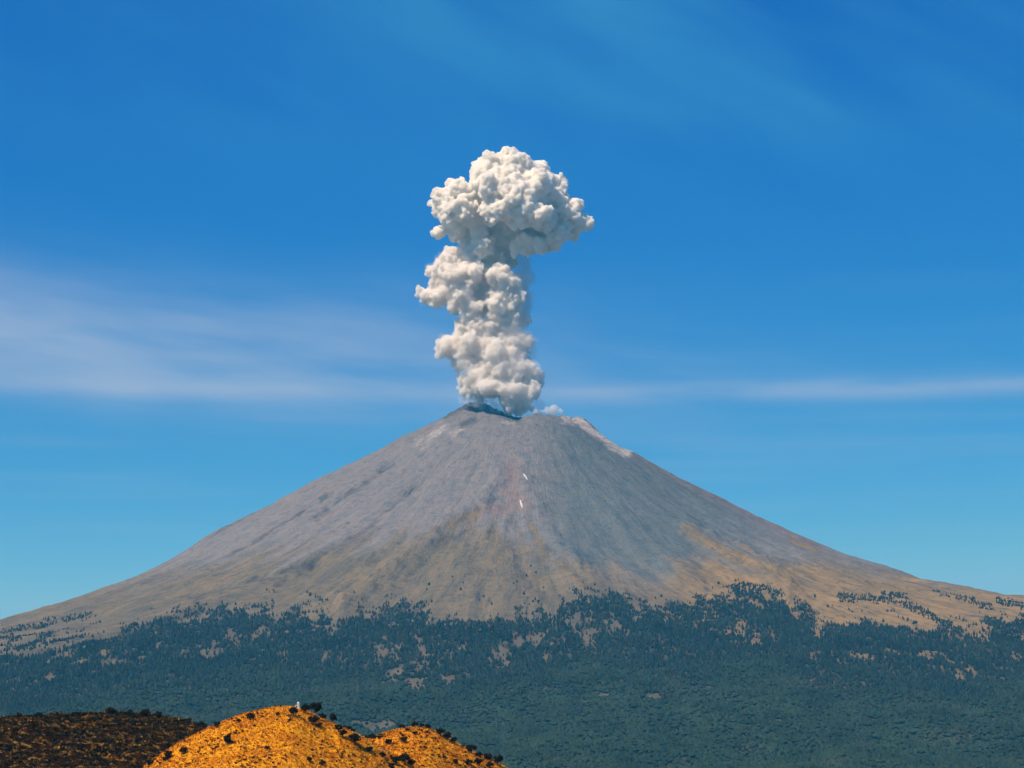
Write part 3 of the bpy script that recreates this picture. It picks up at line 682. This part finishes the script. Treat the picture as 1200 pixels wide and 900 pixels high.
PLANTS = [  # u, v of the foot, width in pixels, kind, hill, label, group
    (344, 840, 10, 't', 1, 'dark tree on the golden slope directly below the white shrine', G_SH), (358, 836, 11, 't', 1, 'dark tree on the hilltop between the white shrine and a bigger tree', G_SH),
    (370, 835, 13, 't', 1, 'biggest dark tree on the shrine hilltop, far side of a pair', G_SH), (367, 850, 12, 't', 1, 'broad dark tree on the slope beneath the pair of hilltop trees', G_SH),
    (374, 853, 9, 'b', 1, 'dark bush touching the broad tree below the hilltop pair', G_SH), (378, 843, 8, 'b', 1, 'small dark bush at the foot of the biggest hilltop tree', G_SH),
    (390, 846, 10, 't', 1, 'round dark tree standing out on the ridge past the hilltop pair', G_RR), (397, 856, 9, 'b', 1, 'reddish-dark bush just above a rounder tree on the shrine ridge', G_RR),
    (401, 864, 10, 't', 1, 'dark tree on the shrine ridge, between a low bush and the largest ridge tree', G_RR), (404, 851, 5, 'b', 1, T_RR, G_RR), (409, 855, 6, 'b', 1, T_RR, G_RR),
    (416, 873, 13, 't', 1, 'largest dark tree on the ridge running down from the shrine', G_RR), (413, 858, 5, 'b', 1, T_RR, G_RR), (433, 881, 9, 'b', 1, 'dark bush on the shrine ridge below its largest tree', G_RR), (448, 887, 8, 'b', 1, 'lowest dark bush on the shrine ridge, near the dip', G_RR),
    (267, 872, 11, 'b', 1, 'round black bush alone in the middle of the shrine hill slope', G_LF), (215, 884, 10, 'b', 1, 'oval dark bush on the flank, next to a ragged clump of two', G_LF), (198, 889, 11, 'b', 1, 'bigger bush of a ragged pair on the flank by the dark hill', G_LF),
    (194, 892, 8, 'b', 1, 'smaller bush of a ragged pair on the flank by the dark hill', G_LF), (255, 852, 8, 'b', 1, 'dark bush on the skyline where the shrine hill meets the dark hill', G_LF), (293, 844, 9, 'b', 1, 'flat dark bush just under the rounded top of the shrine hill', G_LF),
    (280, 847, 6, 'b', 1, 'tiny bush beside the flat bush under the shrine hill top', G_LF), (176, 897, 7, 'b', 1, 'dark bush at the foot of the shrine hill against the dark hill', G_LF), (164, 899, 8, 'b', 1, 'dark bush at the foot of the shrine hill against the dark hill', G_LF),
    (313, 879, 6, 'b', 1, T_FT, G_FT), (378, 897, 7, 'b', 1, T_FT, G_FT), (362, 893, 7, 'b', 1, T_FT, G_FT), (325, 839, 5, 'b', 1, 'tiny dark bush near the shrine on the open hilltop', G_FT), (340, 845, 4, 'b', 1, 'tiny dark bush under the tree below the shrine', G_FT),
    (464, 897, 11, 't', 1, 'dark tree at the edge of the clump in the dip between golden hills', G_SD), (474, 896, 12, 't', 1, 'biggest dark tree of the clump in the dip between golden hills', G_SD), (482, 899, 10, 't', 1, 'dark tree of the dip clump, on the side of the lower hill', G_SD), (459, 901, 9, 'b', 1, 'low dark bush at the foot of the clump in the dip', G_SD),
    (455, 872, 8, 'b', 2, T_F2, G_F2), (474, 870, 9, 'b', 2, T_F2, G_F2), (436, 867, 8, 'b', 2, 'dark bush in the notch where the lower hill meets the shrine ridge', G_C2), (429, 868, 8, 'b', 2, 'dark bush in the notch where the lower hill meets the shrine ridge', G_C2), (445, 866, 5, 'b', 2, T_F2, G_F2),
    (471, 854, 7, 'b', 2, T_C2, G_C2), (478, 857, 5, 'b', 2, T_F2, G_F2), (486, 852, 8, 'b', 2, T_C2, G_C2), (494, 853, 7, 'b', 2, T_C2, G_C2), (501, 854, 7, 'b', 2, T_C2, G_C2),
    (487, 861, 6, 'b', 2, T_F2, G_F2), (516, 863, 10, 't', 2, 'dark tree where the crest of the lower hill starts to fall', G_C2), (525, 867, 11, 'b', 2, 'wide dark bush next to the tree where the lower crest falls', G_C2), (532, 871, 8, 'b', 2, 'smaller bush beyond the wide bush where the lower crest falls', G_C2),
    (534, 895, 7, 'b', 2, T_F2, G_F2), (549, 897, 9, 'b', 2, T_F2, G_F2), (543, 876, 5, 'b', 2, T_E2, G_E2), (553, 884, 11, 't', 2, 'upper tree of the row down the end of the lower golden hill', G_E2), (562, 888, 9, 'b', 2, T_E2, G_E2), (572, 891, 9, 'b', 2, T_E2, G_E2),
    (583, 897, 12, 't', 2, 'last and lowest tree of the row ending the lower golden hill', G_E2), (561, 897, 10, 'b', 2, T_E2, G_E2), (574, 900, 9, 'b', 2, T_E2, G_E2)]
PLANTS += [(u, v, w, 'b', 3, T_D, G_D) for u, v, w in ((22, 843, 8), (45, 843, 11), (88, 841, 9), (130, 839, 14), (152, 840, 10), (170, 841, 12), (186, 842, 9), (213, 848, 8), (220, 850, 11), (236, 855, 11))]
FOL = Mat('dark_foliage'); FOL.color(FOL.attr('tint')); FOL = FOL.m
for i, (u, v, w, kd, hl, lab, grp) in enumerate(PLANTS):
    f, Ya, Yb = {1: (f1, 1850, 2010), 2: (f2, 1990, 2120), 3: (f3, 2300, 2460)}[hl]
    x, y, z = hill_hit(f, u, v, Ya, Yb); mpp = y / F
    if kd == 't':
        m, tr = TREES[i % 5]; s = 1.22 * w * mpp / 6.0; nm, pn, tn = 'tree', 'crown', 'trunk'
    else:
        m, tr = BUSHES[i % 5]; s = 1.2 * w * mpp / 5.0; nm, pn, tn = 'bush', 'foliage', 'stems'
    o = obj(nm, None, label=lab, cat=nm, group=grp); o.location = (x, y, z - .05); o.rotation_euler.z = i * 2.1; o.scale = (s, s, s * random.Random(i).uniform(.85, 1.1))
    obj(tn, tr, MB.m, o); obj(pn, m, FOL, o)

# worn path along the ridge below the shrine
vs = []
PATH = [(413, 858), (419, 861.5), (426, 866), (433, 870), (440, 874.5), (448, 879.5), (456, 885)]
pc = [hill_hit(f1, u, v, 1850, 2010) for u, v in PATH]
for (xa, ya, za), (xb, yb, zb) in zip(pc[:-1], pc[1:]):
    for j in range(6):
        x = xa + (xb - xa) * j / 6; y = ya + (yb - ya) * j / 6 + .5 * math.sin(x)
        for q in (-.55, -.2, .2, .55): vs.append((x, y + q * 1.6, float(f1(np.array([x]), np.array([y + q * 1.6]))[0]) + .12))
MP = Mat('bare_path'); MP.color(MP.mix(MP.noise(.8, 3), (.50, .34, .17), (.66, .50, .30)))
obj('path', mesh_np('path', vs, grid_faces(4, len(vs) // 4)), MP.m, label='thin pale path along the ridge below the shrine trees', cat='path', kind='structure')

# white shrine on the hill top
MW = Mat('white_limewash', .8); MW.color(MW.mix(MW.noise(1.5, 4), (.74, .73, .70), (.84, .83, .80)))
MD = Mat('dark_niche'); MD.color((.03, .025, .02))
def prism(name, parts):
    """parts: (cx, cy, z0, z1, half-width bottom, half-width top, half-depth bottom, half-depth top)"""
    vs, fs = [], []
    for cx, cy, z0, z1, a, b, c_, d_ in parts:
        k0 = len(vs)
        vs += [(cx - a, cy - c_, z0), (cx + a, cy - c_, z0), (cx + a, cy + c_, z0), (cx - a, cy + c_, z0), (cx - b, cy - d_, z1), (cx + b, cy - d_, z1), (cx + b, cy + d_, z1), (cx - b, cy + d_, z1)]
        fs += [[k0 + q for q in ff] for ff in ((3, 2, 1, 0), (4, 5, 6, 7), (0, 1, 5, 4), (1, 2, 6, 5), (2, 3, 7, 6), (3, 0, 4, 7))]
    return mesh_np(name, vs, np.array(fs), False)
x, y, z = hill_hit(f1, 348.5, 829.5, 1900, 2010)
sh = obj('shrine', None, label='tiny white shrine with a pointed turret on the golden hilltop', cat='shrine'); sh.location = (x, y, z - .1)
obj('wall', prism('wall', [(-.1, 0, -.6, .25, 1.6, 1.55, 1.4, 1.35), (-.1, 0, .25, 2.0, 1.4, 1.4, 1.2, 1.2), (-.1, 0, 2.0, 2.16, 1.55, 1.55, 1.35, 1.35)]), MW.m, sh)
tw_ = obj('turret', prism('turret', [(.45, 0, 2.16, 3.3, .8, .75, .8, .75), (.45, 0, 3.3, 3.42, .9, .9, .9, .9)]), MW.m, sh)
obj('turret_roof', prism('turret_roof', [(.45, 0, 3.42, 4.5, .8, .08, .8, .08)]), MW.m, tw_)
obj('door', prism('door', [(-.5, -1.23, .25, 1.5, .35, .35, .03, .03)]), MD.m, sh)
obj('opening', prism('opening', [(.45, -.79, 2.5, 3.1, .25, .25, .03, .03)]), MD.m, tw_)

# ------------------------------------------------------------------ air
hz = prism('haze', [(0, 0, -1.0, float(at(600, 165, PY)[2]) + 60, 43000, 43000, 36000, 36000)])
mat_haze = vol_mat('haze_air', 0.0000128, (0.055, 0.58, 1.0), (1, 1, 1))
hzo = obj('haze', hz, mat_haze, label='thin blue air between the camera and the far mountain', cat='haze', kind='stuff'); hzo.location = (0, 26500, 0)
